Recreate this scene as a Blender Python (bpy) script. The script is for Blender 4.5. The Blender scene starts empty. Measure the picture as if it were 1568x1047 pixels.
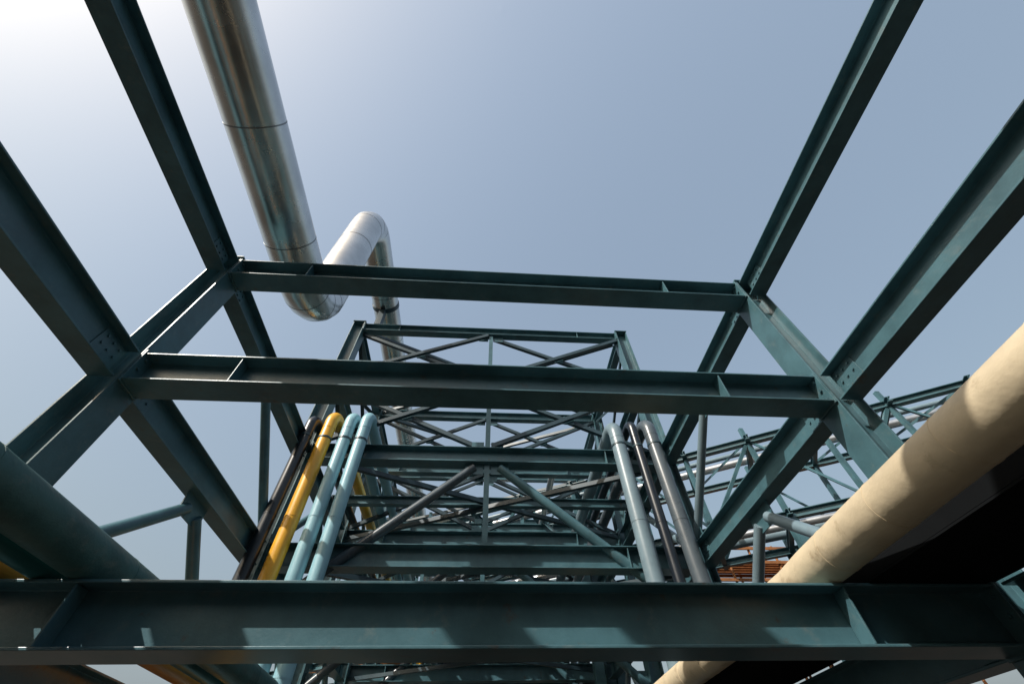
import bpy, math, random
from mathutils import Vector, Matrix
random.seed(4)
H0=1.7
scene=bpy.context.scene
# ---------------- materials
def mat(name, col, rough=.45, metal=0., var=.25, scale=3., bump=.05, dirt=None, dirt_amt=.5, spec=.5, bscale=60., rust=None):
    m=bpy.data.materials.new(name); m.use_nodes=True
    nt=m.node_tree; N=nt.nodes; L=nt.links
    b=N['Principled BSDF']
    b.inputs['Metallic'].default_value=metal
    b.inputs['Specular IOR Level'].default_value=spec
    tc=N.new('ShaderNodeTexCoord')
    n=N.new('ShaderNodeTexNoise'); n.inputs['Scale'].default_value=scale; n.inputs['Detail'].default_value=8; n.inputs['Roughness'].default_value=.62
    L.new(tc.outputs['Object'],n.inputs['Vector'])
    r=N.new('ShaderNodeValToRGB')
    r.color_ramp.elements[0].position=.3; r.color_ramp.elements[1].position=.7
    r.color_ramp.elements[0].color=(*[c*(1-var) for c in col],1)
    r.color_ramp.elements[1].color=(*[min(1,c*(1+var)) for c in col],1)
    L.new(n.outputs['Fac'],r.inputs[0])
    out=r.outputs[0]
    def layer(out,colr,sc,lo,hi,amt):
        n2=N.new('ShaderNodeTexNoise'); n2.inputs['Scale'].default_value=sc; n2.inputs['Detail'].default_value=10; n2.inputs['Roughness'].default_value=.7
        L.new(tc.outputs['Object'],n2.inputs['Vector'])
        r2=N.new('ShaderNodeValToRGB'); r2.color_ramp.elements[0].position=lo; r2.color_ramp.elements[1].position=hi
        r2.color_ramp.elements[1].color=(amt,)*3+(1,)
        L.new(n2.outputs['Fac'],r2.inputs[0])
        mx=N.new('ShaderNodeMixRGB'); L.new(r2.outputs[0],mx.inputs[0]); L.new(out,mx.inputs[1]); mx.inputs[2].default_value=(*colr,1)
        return mx.outputs[0]
    if dirt: out=layer(out,dirt,scale*2.7,.56,.72,dirt_amt)
    if rust: out=layer(out,rust,4.3,.62,.70,.75)
    L.new(out,b.inputs['Base Color'])
    mr=N.new('ShaderNodeMapRange'); mr.inputs['To Min'].default_value=max(.05,rough-.1); mr.inputs['To Max'].default_value=rough+.12
    L.new(n.outputs['Fac'],mr.inputs[0]); L.new(mr.outputs[0],b.inputs['Roughness'])
    n3=N.new('ShaderNodeTexNoise'); n3.inputs['Scale'].default_value=bscale; n3.inputs['Detail'].default_value=3
    L.new(tc.outputs['Object'],n3.inputs['Vector'])
    bp=N.new('ShaderNodeBump'); bp.inputs['Strength'].default_value=bump; bp.inputs['Distance'].default_value=.01
    L.new(n3.outputs['Fac'],bp.inputs['Height']); L.new(bp.outputs[0],b.inputs['Normal'])
    return m
STEEL=mat('teal_painted_steel',(.056,.128,.152),.34,0,.28,2.5,.1,dirt=(.16,.19,.18),dirt_amt=.45,rust=(.09,.065,.045))
STEELD=mat('dark_teal_steel',(.022,.048,.062),.42,0,.25,2.5,.08)
YEL=mat('yellow_pipe_paint',(.74,.38,.03),.35,0,.12,2,.06,dirt=(.3,.17,.05),dirt_amt=.3)
LBL=mat('light_blue_pipe_paint',(.27,.48,.55),.35,0,.1,2,.06,dirt=(.17,.28,.3),dirt_amt=.3)
BLK=mat('black_pipe_paint',(.010,.015,.022),.3,0,.2,2,.05)
MBLK=mat('matt_black_steel',(.008,.009,.010),.9,0,.2,2,.02,spec=.05)
GRY=mat('grey_pipe_paint',(.15,.215,.25),.32,0,.15,2,.05,dirt=(.1,.1,.1),dirt_amt=.3)
DGY=mat('dark_grey_pipe_paint',(.07,.09,.105),.28,0,.15,2,.05)
DGR=mat('dark_green_pipe_paint',(.045,.11,.105),.45,0,.35,3,.35,dirt=(.15,.16,.13),dirt_amt=.6,bscale=25)
TEA=mat('teal_pipe_paint',(.02,.12,.12),.35,0,.15,2,.05)
ORG=mat('orange_pipe_paint',(.6,.2,.02),.4,0,.15,2,.05)
BEI=mat('beige_insulation_cladding',(.58,.48,.325),.5,0,.2,1.6,.45,dirt=(.25,.18,.10),dirt_amt=.7,bscale=14,rust=(.22,.14,.08))
RUST=mat('rusty_steel',(.30,.12,.04),.8,0,.4,4,.3)
ALU=mat('galvanised_cladding',(.56,.55,.53),.26,1.,.2,1.2,.1,bscale=8)
ALUD=mat('cladding_joint_band',(.22,.22,.22),.4,1.,.2,1.2,.1,bscale=8)
ALU2=mat('dull_silver_pipe',(.5,.52,.54),.35,.8,.15,2,.05)
GROUND=mat('gravel_ground',(.034,.028,.021),.95,0,.4,.8,.6,bscale=12)
BLOCKER_WALL=mat('sky_blocker_wall',(.12,.11,.1),.9,0,.2,.5,.3,bscale=5)  # dark facade for the added out-of-view sky blocker
BLOCKER_GLASS=mat('sky_blocker_glass',(.02,.025,.03),.1,0,.1,1,.0)

# ---------------- builder
class MB:
    def __init__(s): s.v=[]; s.f=[]; s.m=[]; s.sm=[]; s.mats=[]
    def mi(s,m):
        if m not in s.mats: s.mats.append(m)
        return s.mats.index(m)
    def add(s,vs,fs,m,smooth=False):
        o=len(s.v); s.v+= [(v[0],v[1],v[2]+H0) for v in vs]; k=s.mi(m)
        for f in fs: s.f.append([i+o for i in f]); s.m.append(k); s.sm.append(smooth)
    def prof(s,p0,p1,prof,m,up=(0,0,1)):
        p0=Vector(p0);p1=Vector(p1);d=(p1-p0).normalized(); up=Vector(up)
        if abs(d.dot(up))>.99: up=Vector((0,1,0))
        side=d.cross(up).normalized(); u=side.cross(d).normalized()
        n=len(prof); vs=[p0+side*a+u*b for a,b in prof]+[p1+side*a+u*b for a,b in prof]
        fs=[[i,(i+1)%n,n+(i+1)%n,n+i] for i in range(n)]
        fs.append(list(range(n))[::-1]); fs.append(list(range(n,2*n)))
        s.add(vs,fs,m)
    def ib(s,p0,p1,h=.36,w=.28,tf=.018,tw=.012,m=None,up=(0,0,1)):
        a=w/2;b=h/2;t=tw/2
        P=[(-a,-b),(a,-b),(a,-b+tf),(t,-b+tf),(t,b-tf),(a,b-tf),(a,b),(-a,b),(-a,b-tf),(-t,b-tf),(-t,-b+tf),(-a,-b+tf)]
        s.prof(p0,p1,P,m or STEEL,up)
    def bar(s,p0,p1,w,h,m=None,up=(0,0,1)):
        s.prof(p0,p1,[(-w/2,-h/2),(w/2,-h/2),(w/2,h/2),(-w/2,h/2)],m or STEEL,up)
    def ang(s,p0,p1,w,m=None,up=(0,1,0),t=.01):
        s.prof(p0,p1,[(-w/2,-w/2),(w/2,-w/2),(w/2,-w/2+t),(-w/2+t,-w/2+t),(-w/2+t,w/2),(-w/2,w/2)],m or STEEL,up)
    def box(s,c,d,m=None):
        x,y,z=c; a,b,e=d[0]/2,d[1]/2,d[2]/2
        s.bar((x,y,z-e),(x,y,z+e),d[0],d[1],m)
    def tube(s,pts,r,m,seg=20,cap=True,bend=0,seam=None,seam_m=None,seamr=.006,bn=10):
        P=[Vector(p) for p in pts]; path=[P[0]]
        for i in range(1,len(P)-1):
            a=(P[i-1]-P[i]).normalized(); b=(P[i+1]-P[i]).normalized()
            if bend<=0: path.append(P[i]); continue
            ang=a.angle(b); 
            if ang>3.13: path.append(P[i]); continue
            t=bend/math.tan(ang/2); c=P[i]+(a+b).normalized()*bend/math.sin(ang/2)
            s0=P[i]+a*t-c; s1=P[i]+b*t-c; th=s0.angle(s1); ax=s0.cross(s1).normalized()
            for k in range(bn+1):
                path.append(c+Matrix.Rotation(th*k/bn,3,ax)@s0)
        path.append(P[-1])
        d=(path[1]-path[0]).normalized(); u=d.orthogonal().normalized(); vs=[];n=len(path)
        for i,p in enumerate(path):
            if i==0: t=(path[1]-path[0]).normalized()
            elif i==n-1: t=(path[-1]-path[-2]).normalized()
            else: t=((path[i+1]-p).normalized()+(p-path[i-1]).normalized()).normalized()
            q=d.rotation_difference(t); u=(q@u).normalized(); d=t; w=d.cross(u)
            for k in range(seg):
                an=2*math.pi*k/seg; vs.append(p+u*math.cos(an)*r+w*math.sin(an)*r)
        fs=[[i*seg+k,i*seg+(k+1)%seg,(i+1)*seg+(k+1)%seg,(i+1)*seg+k] for i in range(n-1) for k in range(seg)]
        s.add(vs,fs,m,True)
        if cap: s.add([vs[k] for k in range(seg)],[list(range(seg))[::-1]],m); s.add(vs[-seg:],[list(range(seg))],m)
        if seam:
            for i in range(n-1):
                a,b=path[i],path[i+1]; ln=(b-a).length
                if ln<seam*.6 : 
                    if ln<.2: 
                        if i%2==0: s.tube([a-(b-a).normalized()*.007,a+(b-a).normalized()*.007],r+seamr,seam_m or m,seg)
                    continue
                k=int(ln/seam); 
                for j in range(1,k+1):
                    c=a+(b-a)*(j/(k+.5)); dd=(b-a).normalized()*.009
                    s.tube([c-dd,c+dd],r+seamr,seam_m or m,seg)
    def obj(s,name,parent=None,bevel=0):
        me=bpy.data.meshes.new(name); me.from_pydata([tuple(v) for v in s.v],[],s.f)
        for m in s.mats: me.materials.append(m)
        me.polygons.foreach_set('material_index',s.m); me.polygons.foreach_set('use_smooth',s.sm); me.update()
        o=bpy.data.objects.new(name,me); scene.collection.objects.link(o)
        if parent: o.parent=parent
        if bevel:
            b=o.modifiers.new('b','BEVEL'); b.width=bevel; b.segments=2; b.limit_method='ANGLE'; b.angle_limit=math.radians(50)
        return o
def empty(n):
    e=bpy.data.objects.new(n,None); scene.collection.objects.link(e); return e

# ---------------- main pipe rack
XL,XR=-3.55,3.70
LV=[(1.08,.36),(3.15,.36),(5.09,.34),(7.1,.30),(9.1,.26)]   # top z, depth
FY=[-1.0,3.0,7.0,10.5,14.,17.5,21.,24.5,28.,31.5]
rack=empty('steel_pipe_rack')
CW=.30; CD=.30
for i,y in enumerate(FY):
    near=y<8
    top=5.12 if y<4 else 9.12
    b=MB()
    for x in (XL,XR):
        b.ib((x,y,-H0),(x,y,top),h=CW,w=CD,tf=.02,tw=.014,up=(1,0,0))
        b.box((x,y,top+.0125),(.34,.34,.02))
        b.box((x,y,-H0+.03),(.5,.5,.05))
    b.obj('columns',rack,.004 if near else 0)
    b=MB()
    for (zt,h) in LV:
        if zt>top: continue
        z=zt-h/2
        b.ib((XL+CW/2+.002,y,z),(XR-CW/2-.002,y,z),h=h,w=.28 if zt<6 else .2)
        for sx in (-2.45,2.45):
            for sy in (-1,1):
                w=(.14 if zt<6 else .10)-.02
                b.box((sx,y+sy*(.008+w/2),z),(.014,w,h-.04))
        for sx,sg in ((XL+CW/2+.012,1),(XR-CW/2-.012,-1)):
            b.box((sx,y,z+.01),(.02,.3,h+.06))
            if near:
                for by in (-.09,.09):
                    for bz in (-.12,0,.12): b.tube([(sx+sg*.01,y+by,z+bz),(sx+sg*.03,y+by,z+bz)],.018,STEEL,6)
    b.obj('cross_beams',rack,.004 if near else 0)
    if y>=7:
        b=MB(); xm=.05; yy=y
        b.ib((xm,yy,3.16),(xm,yy,4.74),h=.1,w=.1,tf=.01,tw=.01)
        for z0,z1 in ((5.1,6.79),(7.11,8.83)):
            b.ib((xm,yy,z0),(xm,yy,z1),h=.1,w=.1,tf=.01,tw=.01)
            for xa,xb in ((XL+.16,xm-.08),(xm+.08,XR-.16)):
                b.ang((xa,yy-.06,z0+.05),(xb,yy-.06,z1-.03),.09,STEELD)
                b.ang((xa,yy+.06,z1-.03),(xb,yy+.06,z0+.05),.09,STEELD)
                xc=(xa+xb)/2
                b.box((xc,yy,(z0+z1)/2),(.22,.015,.22))
            for sx in (-1,1):
                b.box((xm+sx*.2,yy,z1-.1),(.25,.012,.2)); b.box((xm+sx*.2,yy,z0+.1),(.25,.012,.2))
        for xa,xe in ((xm-.25,XL+.2),(xm+.25,XR-.2)):
            b.tube([(xa,yy-.02,4.68),(xe,yy-.02,2.0)],.085,DGY if xe<0 else STEEL,16)
            b.box((xa,yy-.02,4.66),(.35,.016,.26)); b.box((xe,yy-.02,2.05),(.3,.016,.4))
        b.obj('cross_bracing',rack)
allY=[-5.]+FY
for i in range(len(allY)-1):
    y0,y1=allY[i]+.155,allY[i+1]-.155; near=y1<8
    b=MB()
    for x in (XL,XR):
        for (zt,h) in LV:
            if zt>6 and y0<6.9: continue
            z=zt-h/2
            w=.23 if zt<6 else .2
            b.ib((x,y0,z),(x,y1,z),h=h,w=w)
            if zt<6:
                for ys in (y0+.17,y1-.17):
                    for sx in (-1,1):
                        b.box((x+sx*.0125,ys,z),(.01,.3,h-.08))
                        if near:
                            for by in (-.09,0,.09):
                                for bz in (-.09,0,.09): b.tube([(x+sx*.017,ys+by,z+bz),(x+sx*.032,ys+by,z+bz)],.014,STEEL,6)
    b.obj('longitudinal_beams',rack,.004 if near else 0)
    if y0<2.9: continue
    b=MB(); ym=(y0+y1)/2
    for x in (XL,XR):
        for (lo,hi,hh) in ((1.08,3.15,.36),(3.15,5.09,.34)):
            zt=hi-hh-.16
            for ye in (y0+.02,y1-.02):
                sg=1 if ye>ym else -1
                b.tube([(x,ym+sg*.12,zt),(x,ye,lo+.12)],.07,GRY if x>0 else STEEL,16)
                b.box((x,ye-sg*.1,lo+.14),(.014,.26,.28))
            b.box((x,ym,hi-hh-.13),(.014,.5,.26))
        if y0>6.5:
            for z0,z1 in ((5.1,6.79),(7.11,8.83)):
                b.ang((x-.04,y0,z0+.05),(x-.04,y1,z1-.05),.08,STEELD,up=(1,0,0))
                b.ang((x+.05,y0,z1-.05),(x+.05,y1,z0+.05),.08,STEELD,up=(1,0,0))
    if y0>6.5:
        for zt,h in LV[0:3]:
            b.ib((XL+.16,ym,zt-.14),(XR-.16,ym,zt-.14),h=.2,w=.14)
        b.ang((XL+.2,y0,9.0),(XR-.2,y1,9.0),.09,STEELD); b.ang((XL+.2,y1,8.9),(XR-.2,y0,8.9),.09,STEELD)
        b.ang((XL+.2,y0,4.95),(XR-.2,y1,4.95),.09,STEELD); b.ang((XL+.2,y1,4.83),(XR-.2,y0,4.83),.09,STEELD)
        b.ang((XL+.2,y0,2.95),(XR-.2,y1,2.95),.08,STEELD); b.ang((XL+.2,y1,2.83),(XR-.2,y0,2.83),.08,STEELD)
    b.obj('bay_bracing',rack)

# ---------------- riser pipes
def riser(name,m,x,y,z,r,seam=None,low=.35):
    b=MB(); B=r*2.2
    b.tube([(x,34,-H0+low),(x,y,-H0+low),(x,y,z),(x,34,z)],r,m,24,bend=B,bn=14)
    for zz in (z-.42,1.35,3.4): b.tube([(x,y,zz),(x,y,zz+.02)],r+.004,m,24)
    b.tube([(x,y,4.95),(x,y,4.985)],r+.01,STEELD,24)
    b.box((x,(y+6.86)/2+r/2+.02,4.9),(.1,max(.05,6.86-y-r),.06),STEELD)
    return b.obj(name)
riser('black_pipe',BLK,-3.40,6.5,5.45,.10)
riser('yellow_pipe',YEL,-3.07,6.58,5.62,.12)
riser('light_blue_pipe',LBL,-2.70,6.58,5.62,.115)
riser('light_blue_pipe',LBL,-2.40,6.6,5.66,.115)
riser('grey_pipe',GRY,2.66,6.58,5.55,.14)
riser('black_pipe',BLK,3.04,6.58,5.6,.09)
riser('dark_grey_pipe',DGY,3.36,6.52,5.6,.13)

# ---------------- long low pipes resting on the near beam
def lpipe(name,m,x,z,r,y0=-6,y1=34,seam=None,dx=0,dz=0):
    b=MB(); b.tube([(x+dx*(y0-3),y0,z+dz*(y0-3)),(x,3,z),(x+dx*.4,3.4,z),(x+dx*.4,y1,z)] if dx else [(x,y0,z),(x,y1,z)],r,m,48,seam=seam,seamr=.002)
    return b.obj(name)
lpipe('dark_green_pipe',DGR,-2.49,1.215,.13,seam=1.3)
lpipe('teal_pipe',TEA,-2.73,1.165,.08)
lpipe('orange_pipe',ORG,-3.02,1.185,.095)
lpipe('beige_insulated_pipe',BEI,2.445,1.235,.142,seam=.62,dx=.1,dz=.03)
lpipe('dark_grey_pipe',DGY,1.9,3.24,.08,7)
lpipe('silver_pipe',ALU2,-1.2,3.26,.09,10.5)
lpipe('yellow_pipe',YEL,-1.6,3.25,.08,14)
lpipe('light_blue_pipe',LBL,-1.9,3.25,.08,14)
lpipe('silver_pipe',ALU2,1.1,5.2,.10,14)
lpipe('silver_pipe',ALU2,2.1,7.2,.10,10.5)

# cable tray (dark solid-bottom) right of beige pipe
b=MB()
b.box((3.11,14,1.095),(.92,40,.012),MBLK)
for x in (2.657,3.563): b.box((x,14,1.153),(.014,40,.1),MBLK)
for k in range(5): b.tube([(2.86+k*.15,-6,1.165),(2.86+k*.15,34,1.165)],.05+.008*(k%2),MBLK,12)
b.obj('cable_tray')

# ---------------- big silver pipe with expansion rise
b=MB(); X=-3.1
b.tube([(X,-10,5.93),(X,4.36,5.93),(X,4.36,10.2),(X,40,10.2)],.365,ALU,64,bend=.62,bn=6,seam=1.6,seamr=.002,seam_m=ALUD)
for yy in (7.,14.,21.,28.):
    b.box((X,yy,9.465),(.16,.2,.69),STEELD); b.tube([(X,yy-.06,10.2),(X,yy+.06,10.2)],.38,STEELD,48)
b.obj('insulated_steam_pipe')

# ---------------- neighbouring pipe bridge
br=empty('pipe_bridge')
A0=Vector((19.,4.6,0)); D=Vector((-5.9,3.2,0)).normalized(); S=Vector((D.y,-D.x,0))
if S.y<0: S=-S
L=30; zt,zb=8.1,5.6
b=MB()
for o in (0,2.4):
    P=lambda t,z: A0+D*t+S*o+Vector((0,0,z))
    for z in (zt,zb,zb-1.6): b.ib(P(0,z),P(L,z),h=.2,w=.18)
    t=0;k=0
    while t<L-.1:
        b.bar(P(t,zb),P(t,zt+(.5 if k%2==0 else 0)),.12,.12)
        b.ang(P(t,zb if k%2 else zt),P(t+2,zt if k%2 else zb),.1)
        if k%3==0: b.ib(P(t,-H0),P(t,zb),h=.25,w=.25)
        t+=2;k+=1
for k in range(int(L/2)+1):
    for z in (zt,zb,zb-1.6):
        a=A0+D*2*k+Vector((0,0,z)); b.ib(a-S*.3,a+S*2.7,h=.16,w=.14)
    a=A0+D*2*k+Vector((0,0,zt)); b.ang(a,a+D*2+S*2.4,.08)
b.obj('truss',br)
b=MB()
for o,z,r,m in ((.4,zt+.2,.11,ALU2),(.9,zt+.18,.08,GRY),(1.5,zt+.22,.13,ALU2),(.5,zb+.2,.12,BEI),(1.1,zb+.2,.1,ALU2),(1.7,zb+.24,.14,GRY),(.6,zb-1.4,.1,ALU2),(1.4,zb-1.4,.12,RUST)):
    a=A0+S*o+Vector((0,0,z)); b.tube([a,a+D*L],r,m,16)
b.obj('pipes',br)
b=MB()
for yy in (15.2,16.4):
    for k in range(10): b.tube([(7.2+k*.95,yy,-H0),(7.2+k*.95,yy,7.0)],.045,RUST,8)
    for z in (1,2.5,4,4.6,5.2,5.8,6.4,6.9): b.bar((7.0,yy-.06,z),(16.,yy-.06,z),.06,.1,RUST)
for z in (4,5.2,6.4):
    for k in range(5): b.box((11.5,15.4+k*.21,z+.08),(8.8,.17,.04),RUST)
b.obj('rusty_scaffold')

# unseen building added behind the viewpoint to block sky light and deepen shadows
bd=empty('unseen_sky_blocker')
b=MB(); b.box((4,-24,7-H0),(64,12,14),BLOCKER_WALL); b.box((4,-24,14.15-H0),(64.6,12.6,.29),BLOCKER_WALL); b.obj('blocker_walls',bd)
b=MB()
for k in range(15):
    for z in (2.2,6.2,10.2): b.box((-24.5+k*4.1,-17.97,z-H0),(2.4,.08,1.6),BLOCKER_GLASS)
b.obj('blocker_windows',bd)

# ground
me=bpy.data.meshes.new('ground'); s=900; me.from_pydata([(-s,-s,0),(s,-s,0),(s,s,0),(-s,s,0)],[],[[0,1,2,3]]); me.materials.append(GROUND)
o=bpy.data.objects.new('ground',me); scene.collection.objects.link(o)

# ---------------- light
sd=Vector((-.60,-.45,.68)).normalized()
el=math.asin(sd.z); az=math.atan2(sd.x,sd.y)
w=bpy.data.worlds.new('World'); scene.world=w; w.use_nodes=True; nt=w.node_tree
sky=nt.nodes.new('ShaderNodeTexSky'); sky.sky_type='NISHITA'; sky.sun_disc=False
sky.sun_elevation=el; sky.sun_rotation=az; sky.dust_density=9.; sky.air_density=2.2; sky.ozone_density=3.; sky.altitude=0
bg=nt.nodes['Background']; bg.inputs[1].default_value=.15
mx=nt.nodes.new('ShaderNodeMixRGB'); mx.inputs[0].default_value=.36; mx.inputs[2].default_value=(3.3,4.1,5.2,1)
nt.links.new(sky.outputs[0],mx.inputs[1]); nt.links.new(mx.outputs[0],bg.inputs[0])
sl=bpy.data.lights.new('sun','SUN'); sl.energy=5; sl.angle=math.radians(.5); sl.color=(1,.95,.88)
so=bpy.data.objects.new('sun',sl); scene.collection.objects.link(so); so.rotation_euler=sd.to_track_quat('Z','Y').to_euler()

# ---------------- camera
R=Vector((.9977,-.0377,-.0558)).normalized(); U=Vector((-.0196,.630,-.7763)); U=(U-R*U.dot(R)).normalized(); F=U.cross(R)
if F.y>0: F=-F
M=Matrix((R,F,U))
c=bpy.data.cameras.new('camera'); c.sensor_width=36; c.lens=36*626/1568; c.clip_start=.05; c.clip_end=3000
co=bpy.data.objects.new('camera',c); scene.collection.objects.link(co)
co.matrix_world=Matrix.Translation((0,0,H0))@M.to_4x4()
scene.camera=co
scene.view_settings.view_transform='Standard'; scene.view_settings.look='None'; scene.view_settings.exposure=0
